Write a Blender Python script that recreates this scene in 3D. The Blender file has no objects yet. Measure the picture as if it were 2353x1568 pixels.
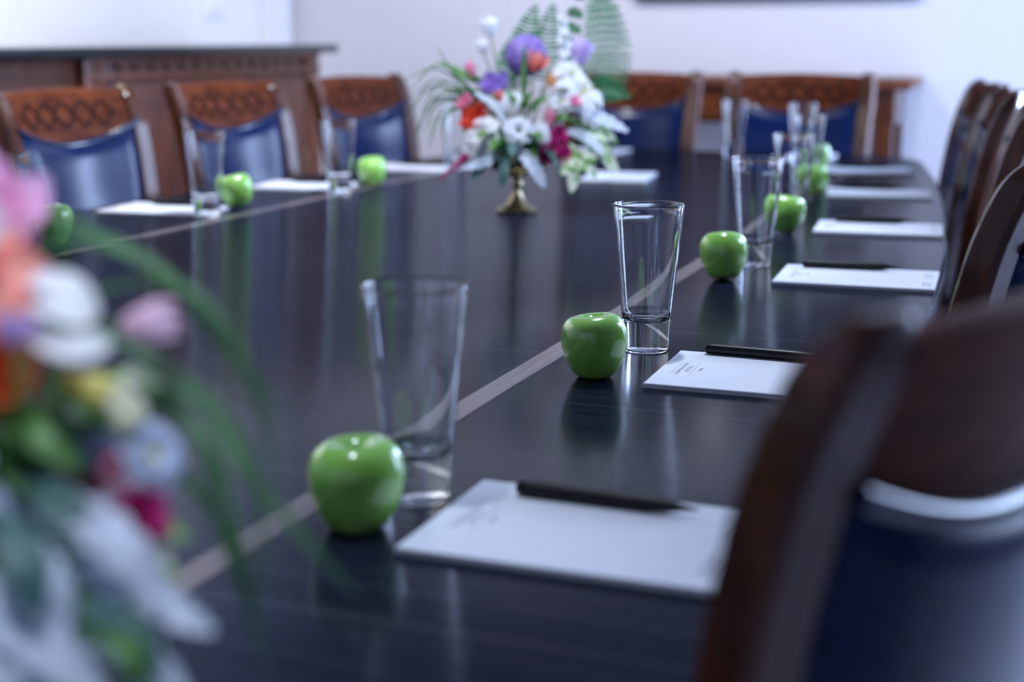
import bpy, bmesh, math, random
from mathutils import Vector, Matrix
rng = random.Random(7)
PI = math.pi
COL = bpy.context.scene.collection
TZ = 0.76                                   # table top height
YAW = math.radians(21.0)

# ------------------------------------------------------------------ materials
def new_mat(name):
    m = bpy.data.materials.new(name); m.use_nodes = True
    nt = m.node_tree; b = nt.nodes['Principled BSDF']
    return m, nt, b

def setp(b, **kw):
    names = dict(col='Base Color', rough='Roughness', metal='Metallic', ior='IOR', trans='Transmission Weight', coat='Coat Weight',
                 coatr='Coat Roughness', sss='Subsurface Weight', spec='Specular IOR Level', sheen='Sheen Weight', aniso='Anisotropic')
    for k, v in kw.items():
        i = b.inputs[names[k]]
        i.default_value = (*v, 1) if k == 'col' else v

def tex_coord(nt, scale=(1, 1, 1), kind='Object'):
    tc = nt.nodes.new('ShaderNodeTexCoord'); mp = nt.nodes.new('ShaderNodeMapping')
    mp.inputs['Scale'].default_value = scale
    nt.links.new(tc.outputs[kind], mp.inputs['Vector'])
    return mp.outputs['Vector']

def noise(nt, vec, scale, detail=4, rough=.5):
    n = nt.nodes.new('ShaderNodeTexNoise')
    n.inputs['Scale'].default_value = scale; n.inputs['Detail'].default_value = detail; n.inputs['Roughness'].default_value = rough
    nt.links.new(vec, n.inputs['Vector'])
    return n.outputs['Fac']

def ramp(nt, fac, stops):
    r = nt.nodes.new('ShaderNodeValToRGB')
    e = r.color_ramp.elements
    while len(e) < len(stops): e.new(.5)
    for el, (p, c) in zip(e, stops):
        el.position = p; el.color = (*c, 1)
    nt.links.new(fac, r.inputs['Fac'])
    return r.outputs['Color']

def bump(nt, b, fac, strength, dist=.001):
    n = nt.nodes.new('ShaderNodeBump'); n.inputs['Strength'].default_value = strength; n.inputs['Distance'].default_value = dist
    nt.links.new(fac, n.inputs['Height']); nt.links.new(n.outputs['Normal'], b.inputs['Normal'])

def mat_noise(name, c1, c2, scale=(1, 1, 1), ns=8, lo=.35, hi=.65, detail=4, bstr=0, bd=.001, **kw):
    m, nt, b = new_mat(name)
    f = noise(nt, tex_coord(nt, scale), ns, detail)
    nt.links.new(ramp(nt, f, [(lo, c1), (hi, c2)]), b.inputs['Base Color'])
    if bstr: bump(nt, b, f, bstr, bd)
    setp(b, **kw)
    return m

M = {}
def build_materials():
    # dark table veneer: fine streaks of lighter grain running across the table
    m, nt, b = new_mat('espresso_veneer')
    v = tex_coord(nt, (1.1, 150, 1))
    f = noise(nt, v, 1.0, 5, .6)
    f2 = noise(nt, tex_coord(nt, (.6, 420, 1)), 1.0, 2, .5)
    c1 = ramp(nt, f, [(.35, (.006, .008, .017)), (.60, (.011, .013, .027)), (.72, (.020, .022, .038))])
    c2 = ramp(nt, f2, [(.64, (0, 0, 0)), (.74, (.07, .065, .072))])
    mx = nt.nodes.new('ShaderNodeMix'); mx.data_type = 'RGBA'; mx.blend_type = 'ADD'; mx.inputs['Factor'].default_value = 1
    nt.links.new(c1, mx.inputs['A']); nt.links.new(c2, mx.inputs['B'])
    nt.links.new(mx.outputs['Result'], b.inputs['Base Color'])
    setp(b, rough=.17, spec=.3); b.inputs['Specular Tint'].default_value = (.62, .78, 1, 1); bump(nt, b, f, .04, .0004)
    d = nt.nodes.new('ShaderNodeBsdfDiffuse'); nt.links.new(mx.outputs['Result'], d.inputs['Color'])     # satin lacquer: weaker mirror than full gloss
    ms = nt.nodes.new('ShaderNodeMixShader'); ms.inputs[0].default_value = .50
    nt.links.new(d.outputs[0], ms.inputs[1]); nt.links.new(b.outputs[0], ms.inputs[2]); nt.links.new(ms.outputs[0], nt.nodes['Material Output'].inputs['Surface'])
    M['table'] = m
    M['inlay'] = mat_noise('inlay_veneer', (.12, .095, .10), (.19, .155, .155), (60, 1.5, 1), 3, rough=.22)
    M['table_base'] = mat_noise('espresso_wood', (.012, .010, .010), (.025, .02, .02), (20, 20, 1), 4, rough=.35)
    M['cherry'] = mat_noise('cherry_wood', (.040, .010, .004), (.11, .032, .009), (18, 18, 2.2), 3, .3, .7, 6, rough=.38, spec=.22, coat=.75, coatr=.10)
    M['cherry_panel'] = mat_noise('cherry_burl', (.065, .012, .005), (.17, .045, .014), (4, 4, 14), 4, .3, .7, 6, rough=.55, spec=.1)
    M['ebony'] = mat_noise('ebony_inlay', (.018, .006, .006), (.04, .014, .012), (20, 20, 20), 3, rough=.7, spec=.1)
    M['leather'] = mat_noise('navy_leather', (.003, .011, .058), (.006, .020, .092), (1, 1, 1), 160, .4, .6, 3, bstr=.05, bd=.0004, rough=.24, spec=.33)
    M['leather_welt'] = mat_noise('navy_leather_welt', (.004, .012, .05), (.008, .022, .08), (1, 1, 1), 120, .4, .6, 3, rough=.14, spec=.8)
    M['dark_wood'] = mat_noise('walnut', (.10, .030, .014), (.20, .062, .028), (10, 10, 1.6), 3, .3, .7, 6, rough=.35)
    M['dark_wood_panel'] = mat_noise('walnut_panel', (.085, .026, .014), (.16, .05, .026), (9, 9, 2), 3, .3, .7, 6, rough=.4)
    M['stone'] = mat_noise('black_granite', (.006, .008, .012), (.03, .035, .045), (1, 1, 1), 260, .45, .7, 3, rough=.12)
    M['wall'] = mat_noise('lavender_white_paint', (.68, .67, .715), (.70, .69, .735), (1, 1, 1), 60, detail=3, rough=.85, bstr=.05)
    M['wall_white'] = mat_noise('white_paint', (.80, .81, .83), (.83, .84, .86), (1, 1, 1), 60, detail=3, rough=.8, bstr=.05)
    M['ceiling_paint'] = mat_noise('slate_ceiling_paint', (.16, .17, .20), (.19, .20, .23), (1, 1, 1), 60, detail=3, rough=.9)
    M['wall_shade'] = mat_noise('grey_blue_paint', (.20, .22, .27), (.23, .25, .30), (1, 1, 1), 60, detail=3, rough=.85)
    M['trim'] = mat_noise('white_gloss_paint', (.80, .81, .85), (.84, .85, .88), (1, 1, 1), 30, rough=.35)
    M['plastic'] = mat_noise('white_plastic', (.84, .85, .87), (.87, .88, .9), (1, 1, 1), 20, rough=.3)
    M['carpet'] = mat_noise('loop_carpet', (.42, .41, .47), (.90, .90, .97), (1, 2.2, 1), 75, .35, .65, 6, bstr=.8, bd=.006, rough=.95)
    M['paper'] = mat_noise('pad_paper', (.78, .81, .90), (.81, .84, .93), (1, 1, 1), 400, rough=.7)
    M['print'] = mat_noise('grey_print', (.10, .11, .16), (.14, .15, .2), (1, 1, 1), 300, rough=.7)
    M['pen'] = mat_noise('black_plastic', (.004, .004, .005), (.007, .007, .009), (1, 1, 1), 90, rough=.38, spec=.3)
    M['screen'] = mat_noise('tv_black', (.005, .005, .006), (.008, .008, .01), (1, 1, 1), 40, rough=.15)
    M['brass'] = mat_noise('antique_brass', (.30, .25, .14), (.52, .45, .27), (1, 1, 1), 45, .35, .65, 4, metal=1, rough=.28)
    # drinking glass
    m, nt, b = new_mat('clear_glass'); setp(b, col=(.97, .985, 1.0), trans=1, rough=.0, ior=1.5); M['glass'] = m
    # window pane: mostly clear, faint mirror
    m, nt, b = new_mat('window_pane')
    g = nt.nodes.new('ShaderNodeBsdfGlossy'); g.inputs['Roughness'].default_value = .02
    t = nt.nodes.new('ShaderNodeBsdfTransparent'); mx = nt.nodes.new('ShaderNodeMixShader'); mx.inputs[0].default_value = .05
    nt.links.new(t.outputs[0], mx.inputs[1]); nt.links.new(g.outputs[0], mx.inputs[2])
    nt.links.new(mx.outputs[0], nt.nodes['Material Output'].inputs['Surface']); nt.nodes.remove(b)
    M['pane'] = m
    # apple skin: green with pale freckles
    m, nt, b = new_mat('green_apple_skin')
    v = tex_coord(nt)
    base = ramp(nt, noise(nt, v, 26, 3), [(.35, (.24, .58, .085)), (.65, (.38, .73, .15))])
    vo = nt.nodes.new('ShaderNodeTexVoronoi'); vo.inputs['Scale'].default_value = 230; nt.links.new(v, vo.inputs['Vector'])
    sp = ramp(nt, vo.outputs['Distance'], [(.10, (.25, .28, .12)), (.17, (0, 0, 0))])
    mx = nt.nodes.new('ShaderNodeMix'); mx.data_type = 'RGBA'; mx.blend_type = 'ADD'; mx.inputs['Factor'].default_value = .45
    nt.links.new(base, mx.inputs['A']); nt.links.new(sp, mx.inputs['B']); nt.links.new(mx.outputs['Result'], b.inputs['Base Color'])
    setp(b, rough=.22, spec=.55, coat=.9, coatr=.06); M['apple'] = m
    M['stem_brown'] = mat_noise('apple_stem', (.06, .035, .015), (.12, .07, .03), (1, 1, 1), 200, rough=.7)
    # flowers and leaves
    def thin(m, k):
        """petals and leaves let part of the light through"""
        nt = m.node_tree; b = nt.nodes['Principled BSDF']; t = nt.nodes.new('ShaderNodeBsdfTranslucent'); mx = nt.nodes.new('ShaderNodeMixShader'); mx.inputs[0].default_value = k
        nt.links.new(b.inputs['Base Color'].links[0].from_socket, t.inputs['Color'])
        nt.links.new(b.outputs[0], mx.inputs[1]); nt.links.new(t.outputs[0], mx.inputs[2]); nt.links.new(mx.outputs[0], nt.nodes['Material Output'].inputs['Surface'])
    def petal(n, a, b_, **k): M[n] = mat_noise('petal_' + n, a, b_, (1, 1, 1), 60, .3, .7, 3, rough=.55, **k); thin(M[n], .45)
    petal('white', (.80, .82, .86), (.90, .91, .93)); petal('white_eye', (.74, .76, .84), (.88, .89, .93)); petal('cream', (.72, .72, .52), (.85, .85, .72))
    petal('violet', (.26, .14, .58), (.60, .48, .86)); petal('lilac', (.50, .34, .72), (.72, .62, .86)); petal('coral', (.82, .19, .16), (.92, .40, .32))
    petal('peach', (.85, .42, .20), (.9, .60, .34)); petal('orange', (.85, .22, .07), (.9, .36, .13)); petal('pink', (.78, .20, .36), (.88, .48, .62))
    petal('red', (.62, .04, .03), (.80, .14, .06)); petal('magenta', (.42, .01, .14), (.68, .06, .33)); petal('pale_blue', (.42, .52, .70), (.62, .70, .85))
    petal('mauve', (.78, .34, .58), (.88, .60, .76)); petal('blush', (.80, .52, .66), (.90, .74, .83)); petal('yellow', (.68, .62, .12), (.8, .74, .3))
    M['silver'] = mat_noise('silver_leaf', (.52, .59, .73), (.72, .79, .91), (1, 1, 1), 90, .3, .7, 3, rough=.75)
    M['teal'] = mat_noise('blue_green_leaf', (.045, .12, .11), (.10, .21, .19), (1, 1, 1), 60, rough=.5)
    M['green'] = mat_noise('green_leaf', (.04, .15, .03), (.12, .30, .07), (1, 1, 1), 50, rough=.45)
    M['grass'] = mat_noise('grass_leaf', (.025, .10, .035), (.06, .19, .06), (1, 1, 1), 40, rough=.5)
    M['fern'] = mat_noise('fern_leaf', (.02, .13, .05), (.06, .23, .10), (1, 1, 1), 50, rough=.5)
    M['variegated'] = mat_noise('variegated_leaf', (.20, .42, .10), (.80, .86, .68), (1, 1, 1), 70, .44, .54, 2, rough=.5)
    for n in ('silver', 'teal', 'green', 'grass', 'fern', 'variegated'): thin(M[n], .4)
    M['eye'] = mat_noise('flower_eye', (.02, .05, .02), (.06, .09, .03), (1, 1, 1), 300, rough=.8)
    M['pollen'] = mat_noise('pollen', (.55, .50, .10), (.7, .62, .2), (1, 1, 1), 300, rough=.9)

# ------------------------------------------------------------------ mesh helpers
class MB:
    def __init__(s): s.v = []; s.f = []
    def add(s, vs, fs):
        o = len(s.v); s.v += [Vector(p) for p in vs]; s.f += [tuple(o + i for i in f) for f in fs]
    def grid(s, rows, close_u=False, close_v=False):
        nr, nc = len(rows), len(rows[0]); o = len(s.v)
        for r in rows: s.v += [Vector(p) for p in r]
        for i in range(nr if close_v else nr - 1):
            for j in range(nc if close_u else nc - 1):
                a, b = i, (i + 1) % nr; c, d = j, (j + 1) % nc
                s.f.append((o + a * nc + c, o + a * nc + d, o + b * nc + d, o + b * nc + c))
        return o
    def box(s, x0, x1, y0, y1, z0, z1, bev=0, seg=2):
        bm = bmesh.new(); bmesh.ops.create_cube(bm, size=1)
        for v in bm.verts: v.co = Vector(((x0 + x1) / 2 + v.co.x * (x1 - x0), (y0 + y1) / 2 + v.co.y * (y1 - y0), (z0 + z1) / 2 + v.co.z * (z1 - z0)))
        if bev: bmesh.ops.bevel(bm, geom=list(bm.edges), offset=bev, segments=seg, affect='EDGES', profile=.6)
        bm.verts.index_update()
        s.add([v.co.copy() for v in bm.verts], [[v.index for v in f.verts] for f in bm.faces]); bm.free()
    def lathe(s, prof, n=32, cx=0, cy=0, squash=None):
        rows = []
        for r, z in prof:
            rows.append([(cx + r * math.cos(2 * PI * k / n), cy + r * math.sin(2 * PI * k / n), z) for k in range(n)])
        s.grid(rows, close_u=True)
    def tube(s, pts, rad, n=8, cap=True):
        pts = [Vector(p) for p in pts]
        if not hasattr(rad, '__len__'): rad = [rad] * len(pts)
        rows = []; ref = None
        for i, p in enumerate(pts):
            t = (pts[min(i + 1, len(pts) - 1)] - pts[max(i - 1, 0)]).normalized()
            if ref is None: ref = t.orthogonal().normalized()
            ref = (ref - t * ref.dot(t))
            ref = ref.normalized() if ref.length > 1e-6 else t.orthogonal().normalized()
            w = t.cross(ref)
            rows.append([p + (ref * math.cos(2 * PI * k / n) + w * math.sin(2 * PI * k / n)) * rad[i] for k in range(n)])
        o = s.grid(rows, close_u=True)
        if cap:
            s.f.append(tuple(o + k for k in reversed(range(n)))); e = o + (len(pts) - 1) * n
            s.f.append(tuple(e + k for k in range(n)))
    def build(s, name, mat, parent=None, angle=40, loc=None, fix=True):
        me = bpy.data.meshes.new(name); me.from_pydata([tuple(p) for p in s.v], [], s.f)
        if fix:
            bm = bmesh.new(); bm.from_mesh(me); bmesh.ops.recalc_face_normals(bm, faces=bm.faces); bm.to_mesh(me); bm.free()
        for p in me.polygons: p.use_smooth = True
        me.set_sharp_from_angle(angle=math.radians(angle))
        me.materials.append(M[mat])
        o = bpy.data.objects.new(name, me); COL.objects.link(o)
        if parent: o.parent = parent
        if loc: o.location = loc
        return o

def tag(o, label=None, cat=None, group=None, kind=None):
    if label: o['label'] = label
    if cat: o['category'] = cat
    if group: o['group'] = group
    if kind: o['kind'] = kind
    return o
def empty(name, loc=(0, 0, 0), rz=0):
    o = bpy.data.objects.new(name, None); COL.objects.link(o); o.empty_display_size = .05
    o.location = loc; o.rotation_euler = (0, 0, rz)
    return o
def copy_tree(o, parent=None):
    c = o.copy(); COL.objects.link(c)
    if parent: c.parent = parent
    for ch in list(o.children): copy_tree(ch, c)
    return c
def lerp(a, b, t): return a + (b - a) * t
def interp(x, tab):
    if x <= tab[0][0]: return tab[0][1]
    for (a, fa), (b, fb) in zip(tab, tab[1:]):
        if x <= b:
            t = (x - a) / (b - a); t = t * t * (3 - 2 * t) * .5 + t * .5
            return lerp(fa, fb, t)
    return tab[-1][1]
def bez(pts, n):
    """smooth curve through three or more points (Catmull-Rom)"""
    P = [Vector(p) for p in pts]; P = [P[0] * 2 - P[1]] + P + [P[-1] * 2 - P[-2]]
    out = []; m = len(P) - 3
    for k in range(n + 1):
        u = k / n * m; i = min(int(u), m - 1); t = u - i
        a, b, c, d = P[i:i + 4]
        out.append(.5 * ((2 * b) + (c - a) * t + (2 * a - 5 * b + 4 * c - d) * t * t + (3 * b - a - 3 * c + d) * t ** 3))
    return out

# ------------------------------------------------------------------ where things stand (metres: x across the table, y along it)
FAR_BASE = (-.012, 2.743, TZ); NEAR_BASE = (.529, .447, TZ)
EXPOSURE = 0.08
WIN_POWER = [150, 270]
SKY_TINT = (.50, .65, 1.0)
WARM, NEUTRAL, COOL = (1.0, .90, .76), (.90, .91, 1.0), (.74, .83, 1.0)
LAMPS_AND_FILL = [((-1.2, 2.0), (-2.2, 2.0, 1.3), 140, 110, WARM), ((-1.2, 3.6), (-2.2, 3.6, 1.3), 115, 110, WARM), ((-.8, 3.9), (-.9, 5.6, 1.1), 105, 90, NEUTRAL), ((.7, 3.9), (.2, 5.6, 1.1), 65, 90, NEUTRAL),
         ((.28, .80), (.44, .5, .9), 80, 40, COOL), ((.45, 2.2), (.60, 1.9, .76), 110, 56, COOL), ((.3, 1.0), (.0, 2.75, 1.0), 190, 22, COOL), ((1.2, -.2), (.47, .46, .93), 150, 19, COOL), ((.1, 2.7), (-1.05, 3.0, .85), 140, 60, NEUTRAL), ((.0, -1.6), (.0, -3.6, 1.3), 130, 120, COOL), ((.0, 2.4), (.0, 2.75, .9), 110, 60, COOL)]  # spots added to brighten flowers, table row, left chairs and wall behind camera
R_CH = [((1.035, .80), 74), ((1.055, 1.63), 82), ((1.075, 2.22), 88), ((1.0, 2.80), 92), ((.93, 3.36), 96), ((.86, 3.87), 99)]
L_CH = [((-1.12, 2.70), -94), ((-1.07, 3.29), -96), ((-.97, 3.86), -99)]
E_CH = [((-.306, 4.62), 180), ((.243, 4.62), 180)]
GR, GL, GE = 'drinking glasses along the right row', 'drinking glasses along the left row', 'drinking glasses at the far end'
GLASSES = [
    (.579, .968, 'largest clear tumbler, out of focus, behind the nearest apple', GR),
    (.600, 1.551, 'sharply focused clear tumbler with heavy base behind the second apple', GR),
    (.590, 2.215, 'clear tumbler third from the camera in the right row', GR),
    (.548, 2.776, 'clear tumbler fourth in the right row, overlapped by the third', GR),
    (.457, 3.478, 'clear tumbler fifth in the right row, in front of the end chair', GR),
    (.346, 4.052, 'farthest clear tumbler of the right row, blurred over navy leather', GR),
    (-.550, 1.845, 'clear tumbler cut off by the left edge of the photo', GL),
    (-.556, 2.430, 'clear tumbler in front of the gap between the first two left chairs', GL),
    (-.500, 2.890, 'clear tumbler in front of the third chair of the left row', GL),
    (-.500, 3.560, 'clear tumbler half hidden by the grasses of the far flower arrangement', GL),
    (.123, 4.198, 'clear tumbler standing alone before the left post of the whole end chair', GE)]
AR, AL = 'green apples along the right row', 'green apples along the left row'
APPLES = [
    (.567, .888, 1.0, 0, 0, 'largest green apple, nearest the camera beside the out of focus tumbler', AR),
    (.587, 1.402, 1.0, -3, 70, 'green apple beside the sharply focused tumbler', AR),
    (.579, 2.048, 1.0, -14, 20, 'green apple leaning in front of the third tumbler of the right row', AR),
    (.563, 2.601, 1.0, 8, 130, 'fourth green apple from the camera in the right row', AR),
    (.505, 3.280, 1.0, -6, 200, 'fifth green apple in the right row, partly behind a tumbler', AR),
    (.415, 3.921, 1.0, 5, 260, 'farthest green apple of the right row, mostly hidden', AR),
    (-.601, 2.016, 1.0, 4, 40, 'green apple at the left edge, half covered by pink blurred petals', AL),
    (-.575, 2.585, 1.0, -12, 110, 'green apple in front of the middle chair of the left row', AL),
    (-.517, 3.095, 1.0, 5, 300, 'green apple in front of the third chair of the left row', AL)]
NR, NL, NE = 'notepads along the right side', 'notepads along the left side', 'notepads at the far end'
PADS = [
    (.731, .930, 0.2, (-.003, .055, -1.5), 'largest white hotel notepad, out of focus, beside the nearest chair', 'black pen on the largest nearest notepad', NR),
    (.760, 1.456, 1.0, (-.012, .072, -3), 'sharp white hotel notepad partly covered by the nearest chair', 'sharp black pen on the notepad beside the focused tumbler', NR),
    (.762, 2.125, 2.5, (-.015, .062, 2), 'third white notepad from the camera on the right side', 'black pen on the third notepad of the right side', NR),
    (.724, 2.700, 4.5, (-.012, .062, 0), 'fourth white notepad from the camera on the right side', 'black pen on the fourth notepad of the right side', NR),
    (.648, 3.320, 8, (-.01, .068, -2), 'second farthest white notepad on the right side', 'black pen on the second farthest notepad of the right side', NR),
    (.553, 3.880, 10, (.0, .066, -1), 'farthest white notepad on the right side of the table', 'black pen on the farthest notepad of the right side', NR),
    (-.690, 2.480, 186, (0, -.05, 2), 'white notepad in front of the nearest left chair', 'black pen on the notepad before the nearest left chair', NL),
    (-.650, 3.000, 188, (0, -.05, 0), 'white notepad in front of the middle left chair', 'black pen on the notepad before the middle left chair', NL),
    (-.610, 3.530, 188, (0, -.05, 0), 'white notepad in front of the farthest left chair', 'black pen on the notepad before the farthest left chair', NL),
    (-.015, 3.480, 98, None, 'white notepad lying right behind the far flower arrangement', None, NE),
    (-.315, 4.230, 90, None, 'white notepad before the half hidden end chair', None, NE),
    (.320, 4.250, 90, None, 'white notepad before the end chair by the console, behind the tumblers', None, NE)]
FAR_BOUQUET = [
    ('hydrangea', [(0.018, 0.037, 0.314)], 0.047, 'violet'),
    ('tulip', [(-0.054, 0.076, 0.354), (-0.061, 0.084, 0.391)], 0.0175, 'white'),
    ('tulip', [(-0.068, 0.048, 0.319), (-0.077, 0.054, 0.345)], 0.013, 'white'),
    ('spike', [(0.111, 0.022, 0.247), (0.091, 0.063, 0.389)], 0.03, 'white'),
    ('tulip', [(0.127, 0.044, 0.299), (0.138, 0.054, 0.347)], 0.0215, 'lilac'),
    ('freesia', [(0.039, -0.008, 0.294)], 0.017, 'coral'),
    ('freesia', [(0.061, -0.016, 0.259)], 0.013, 'peach'),
    ('rose', [(-0.046, 0.004, 0.257)], 0.026, 'violet'),
    ('tulip', [(-0.089, 0.038, 0.273), (-0.102, 0.045, 0.303)], 0.01, 'pink'),
    ('rose', [(-0.108, 0.007, 0.222)], 0.016, 'pink'),
    ('rose', [(-0.085, -0.021, 0.19)], 0.026, 'red'),
    ('tulip', [(-0.032, -0.033, 0.226), (-0.04, -0.029, 0.246)], 0.009, 'coral'),
    ('daisy', [(-0.067, -0.047, 0.16)], 0.04, 'white'),
    ('daisy', [(0.003, -0.066, 0.167)], 0.032, 'white_eye'),
    ('daisy', [(-0.011, -0.034, 0.224)], 0.026, 'white_eye'),
    ('tulip', [(0.061, -0.062, 0.138), (0.038, -0.053, 0.183)], 0.017, 'white'),
    ('lily', [(0.125, -0.021, 0.234)], 0.047, 'white'),
    ('daisy', [(0.088, -0.014, 0.221)], 0.03, 'white'),
    ('lily', [(0.104, 0.007, 0.271)], 0.036, 'white'),
    ('daisy', [(0.145, -0.019, 0.199)], 0.034, 'white'),
    ('daisy', [(-0.088, -0.034, 0.13)], 0.03, 'white'),
    ('rose', [(0.115, -0.074, 0.227)], 0.01, 'pink'),
    ('rose', [(0.084, -0.048, 0.157)], 0.017, 'magenta'),
    ('rose', [(0.064, -0.066, 0.124)], 0.019, 'magenta'),
    ('rose', [(0.091, -0.062, 0.118)], 0.017, 'magenta'),
    ('tulip', [(0.065, -0.044, 0.176), (0.068, -0.037, 0.21)], 0.012, 'pink'),
    ('spike', [(-0.097, -0.036, 0.119), (-0.155, -0.046, 0.069)], 0.012, 'magenta'),
    ('silver', [(0.116, -0.016, 0.209), (0.172, -0.041, 0.189), (0.222, -0.056, 0.166)], 0.034),
    ('silver', [(-0.007, -0.062, 0.138), (0.029, -0.09, 0.103), (0.054, -0.1, 0.059)], 0.034),
    ('silver', [(-0.085, -0.02, 0.242), (-0.042, -0.046, 0.215), (-0.014, -0.056, 0.168)], 0.018),
    ('silver', [(-0.016, -0.053, 0.133), (-0.064, -0.079, 0.107), (-0.11, -0.082, 0.094)], 0.026),
    ('silver', [(0.098, -0.036, 0.167), (0.141, -0.059, 0.153), (0.172, -0.076, 0.124)], 0.03),
    ('teal', [(-0.018, -0.053, 0.133), (-0.026, -0.093, 0.093), (-0.031, -0.1, 0.057)], 0.022),
    ('teal', [(-0.051, -0.054, 0.129), (-0.077, -0.073, 0.087), (-0.096, -0.077, 0.072)], 0.02),
    ('teal', [(-0.061, 0.044, 0.206), (-0.102, 0.046, 0.215), (-0.142, 0.049, 0.228)], 0.026),
    ('variegated', [(0.116, -0.024, 0.175), (0.161, -0.051, 0.142), (0.19, -0.063, 0.086)], 0.03),
    ('variegated', [(0.107, -0.041, 0.141), (0.137, -0.07, 0.104), (0.16, -0.077, 0.072)], 0.028),
    ('variegated', [(0.089, -0.055, 0.124), (0.111, -0.074, 0.083), (0.108, -0.083, 0.044)], 0.028),
    ('variegated', [(0.126, -0.019, 0.148), (0.174, -0.035, 0.123), (0.209, -0.045, 0.078)], 0.026),
    ('variegated', [(0.099, 0.0, 0.191), (0.17, -0.016, 0.165), (0.205, -0.021, 0.139)], 0.026),
    ('green', [(0.015, -0.027, 0.21), (0.013, -0.034, 0.27), (0.015, -0.019, 0.34)], 0.012),
    ('green', [(0.002, -0.039, 0.202), (-0.007, -0.053, 0.228), (-0.025, -0.049, 0.249)], 0.014),
    ('green', [(0.024, -0.039, 0.202), (0.041, -0.054, 0.224), (0.064, -0.052, 0.235)], 0.016),
    ('green', [(0.01, -0.04, 0.193), (0.014, -0.065, 0.22), (0.032, -0.07, 0.246)], 0.016),
    ('green', [(0.046, -0.026, 0.166), (0.089, -0.04, 0.193), (0.124, -0.043, 0.18)], 0.018),
    ('green', [(-0.02, -0.019, 0.148), (-0.069, -0.024, 0.175), (-0.113, -0.026, 0.166)], 0.022),
    ('green', [(-0.043, 0.054, 0.25), (-0.097, 0.058, 0.268), (-0.162, 0.065, 0.303)], 0.022),
    ('green', [(-0.034, 0.068, 0.223), (-0.089, 0.071, 0.236), (-0.152, 0.073, 0.245)], 0.02),
    ('green', [(0.037, -0.05, 0.15), (0.032, -0.077, 0.118), (0.01, -0.083, 0.088)], 0.016),
    ('fern', [(0.119, 0.088, 0.217), (0.136, 0.146, 0.347), (0.153, 0.203, 0.515)], 0.115, 'right'),
    ('fern', [(0.002, 0.084, 0.249), (0.016, 0.125, 0.342), (0.041, 0.152, 0.42)], 0.036, 'both'),
    ('fern', [(0.057, 0.086, 0.258), (0.064, 0.126, 0.347), (0.076, 0.152, 0.423)], 0.032, 'both'),
    ('fern', [(0.119, 0.05, 0.232), (0.178, 0.054, 0.25), (0.236, 0.05, 0.231)], 0.03, 'both'),
    ('fern', [(-0.021, 0.103, 0.239), (-0.016, 0.126, 0.302), (-0.005, 0.148, 0.356)], 0.03, 'both'),
    ('grass', [(-0.061, 0.024, 0.207), (-0.158, 0.021, 0.286), (-0.236, 0.006, 0.264)], 0.007),
    ('grass', [(-0.061, 0.024, 0.207), (-0.158, 0.016, 0.265), (-0.221, -0.003, 0.224)], 0.007),
    ('grass', [(-0.061, 0.024, 0.207), (-0.171, 0.013, 0.252), (-0.23, -0.013, 0.178)], 0.007),
    ('grass', [(-0.061, 0.024, 0.207), (-0.167, 0.008, 0.225), (-0.213, -0.022, 0.135)], 0.007),
    ('grass', [(-0.061, 0.024, 0.207), (-0.149, 0.015, 0.26), (-0.2, -0.009, 0.198)], 0.007),
    ('grass', [(-0.061, 0.024, 0.207), (-0.158, 0.007, 0.221), (-0.189, -0.017, 0.157)], 0.007),
    ('grass', [(-0.061, 0.024, 0.207), (-0.154, 0.022, 0.295), (-0.22, 0.001, 0.243)], 0.007),
    ('grass', [(-0.061, 0.024, 0.207), (-0.131, 0.019, 0.278), (-0.164, 0.022, 0.338)], 0.007),
    ('grass', [(-0.061, 0.024, 0.207), (-0.154, 0.002, 0.199), (-0.18, -0.024, 0.126)], 0.007),
    ('grass', [(-0.061, 0.024, 0.207), (-0.14, 0.002, 0.199), (-0.149, -0.022, 0.135)], 0.007),
    ('grass', [(-0.061, 0.024, 0.207), (-0.154, 0.01, 0.238), (-0.206, -0.016, 0.165)], 0.007),
]
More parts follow.
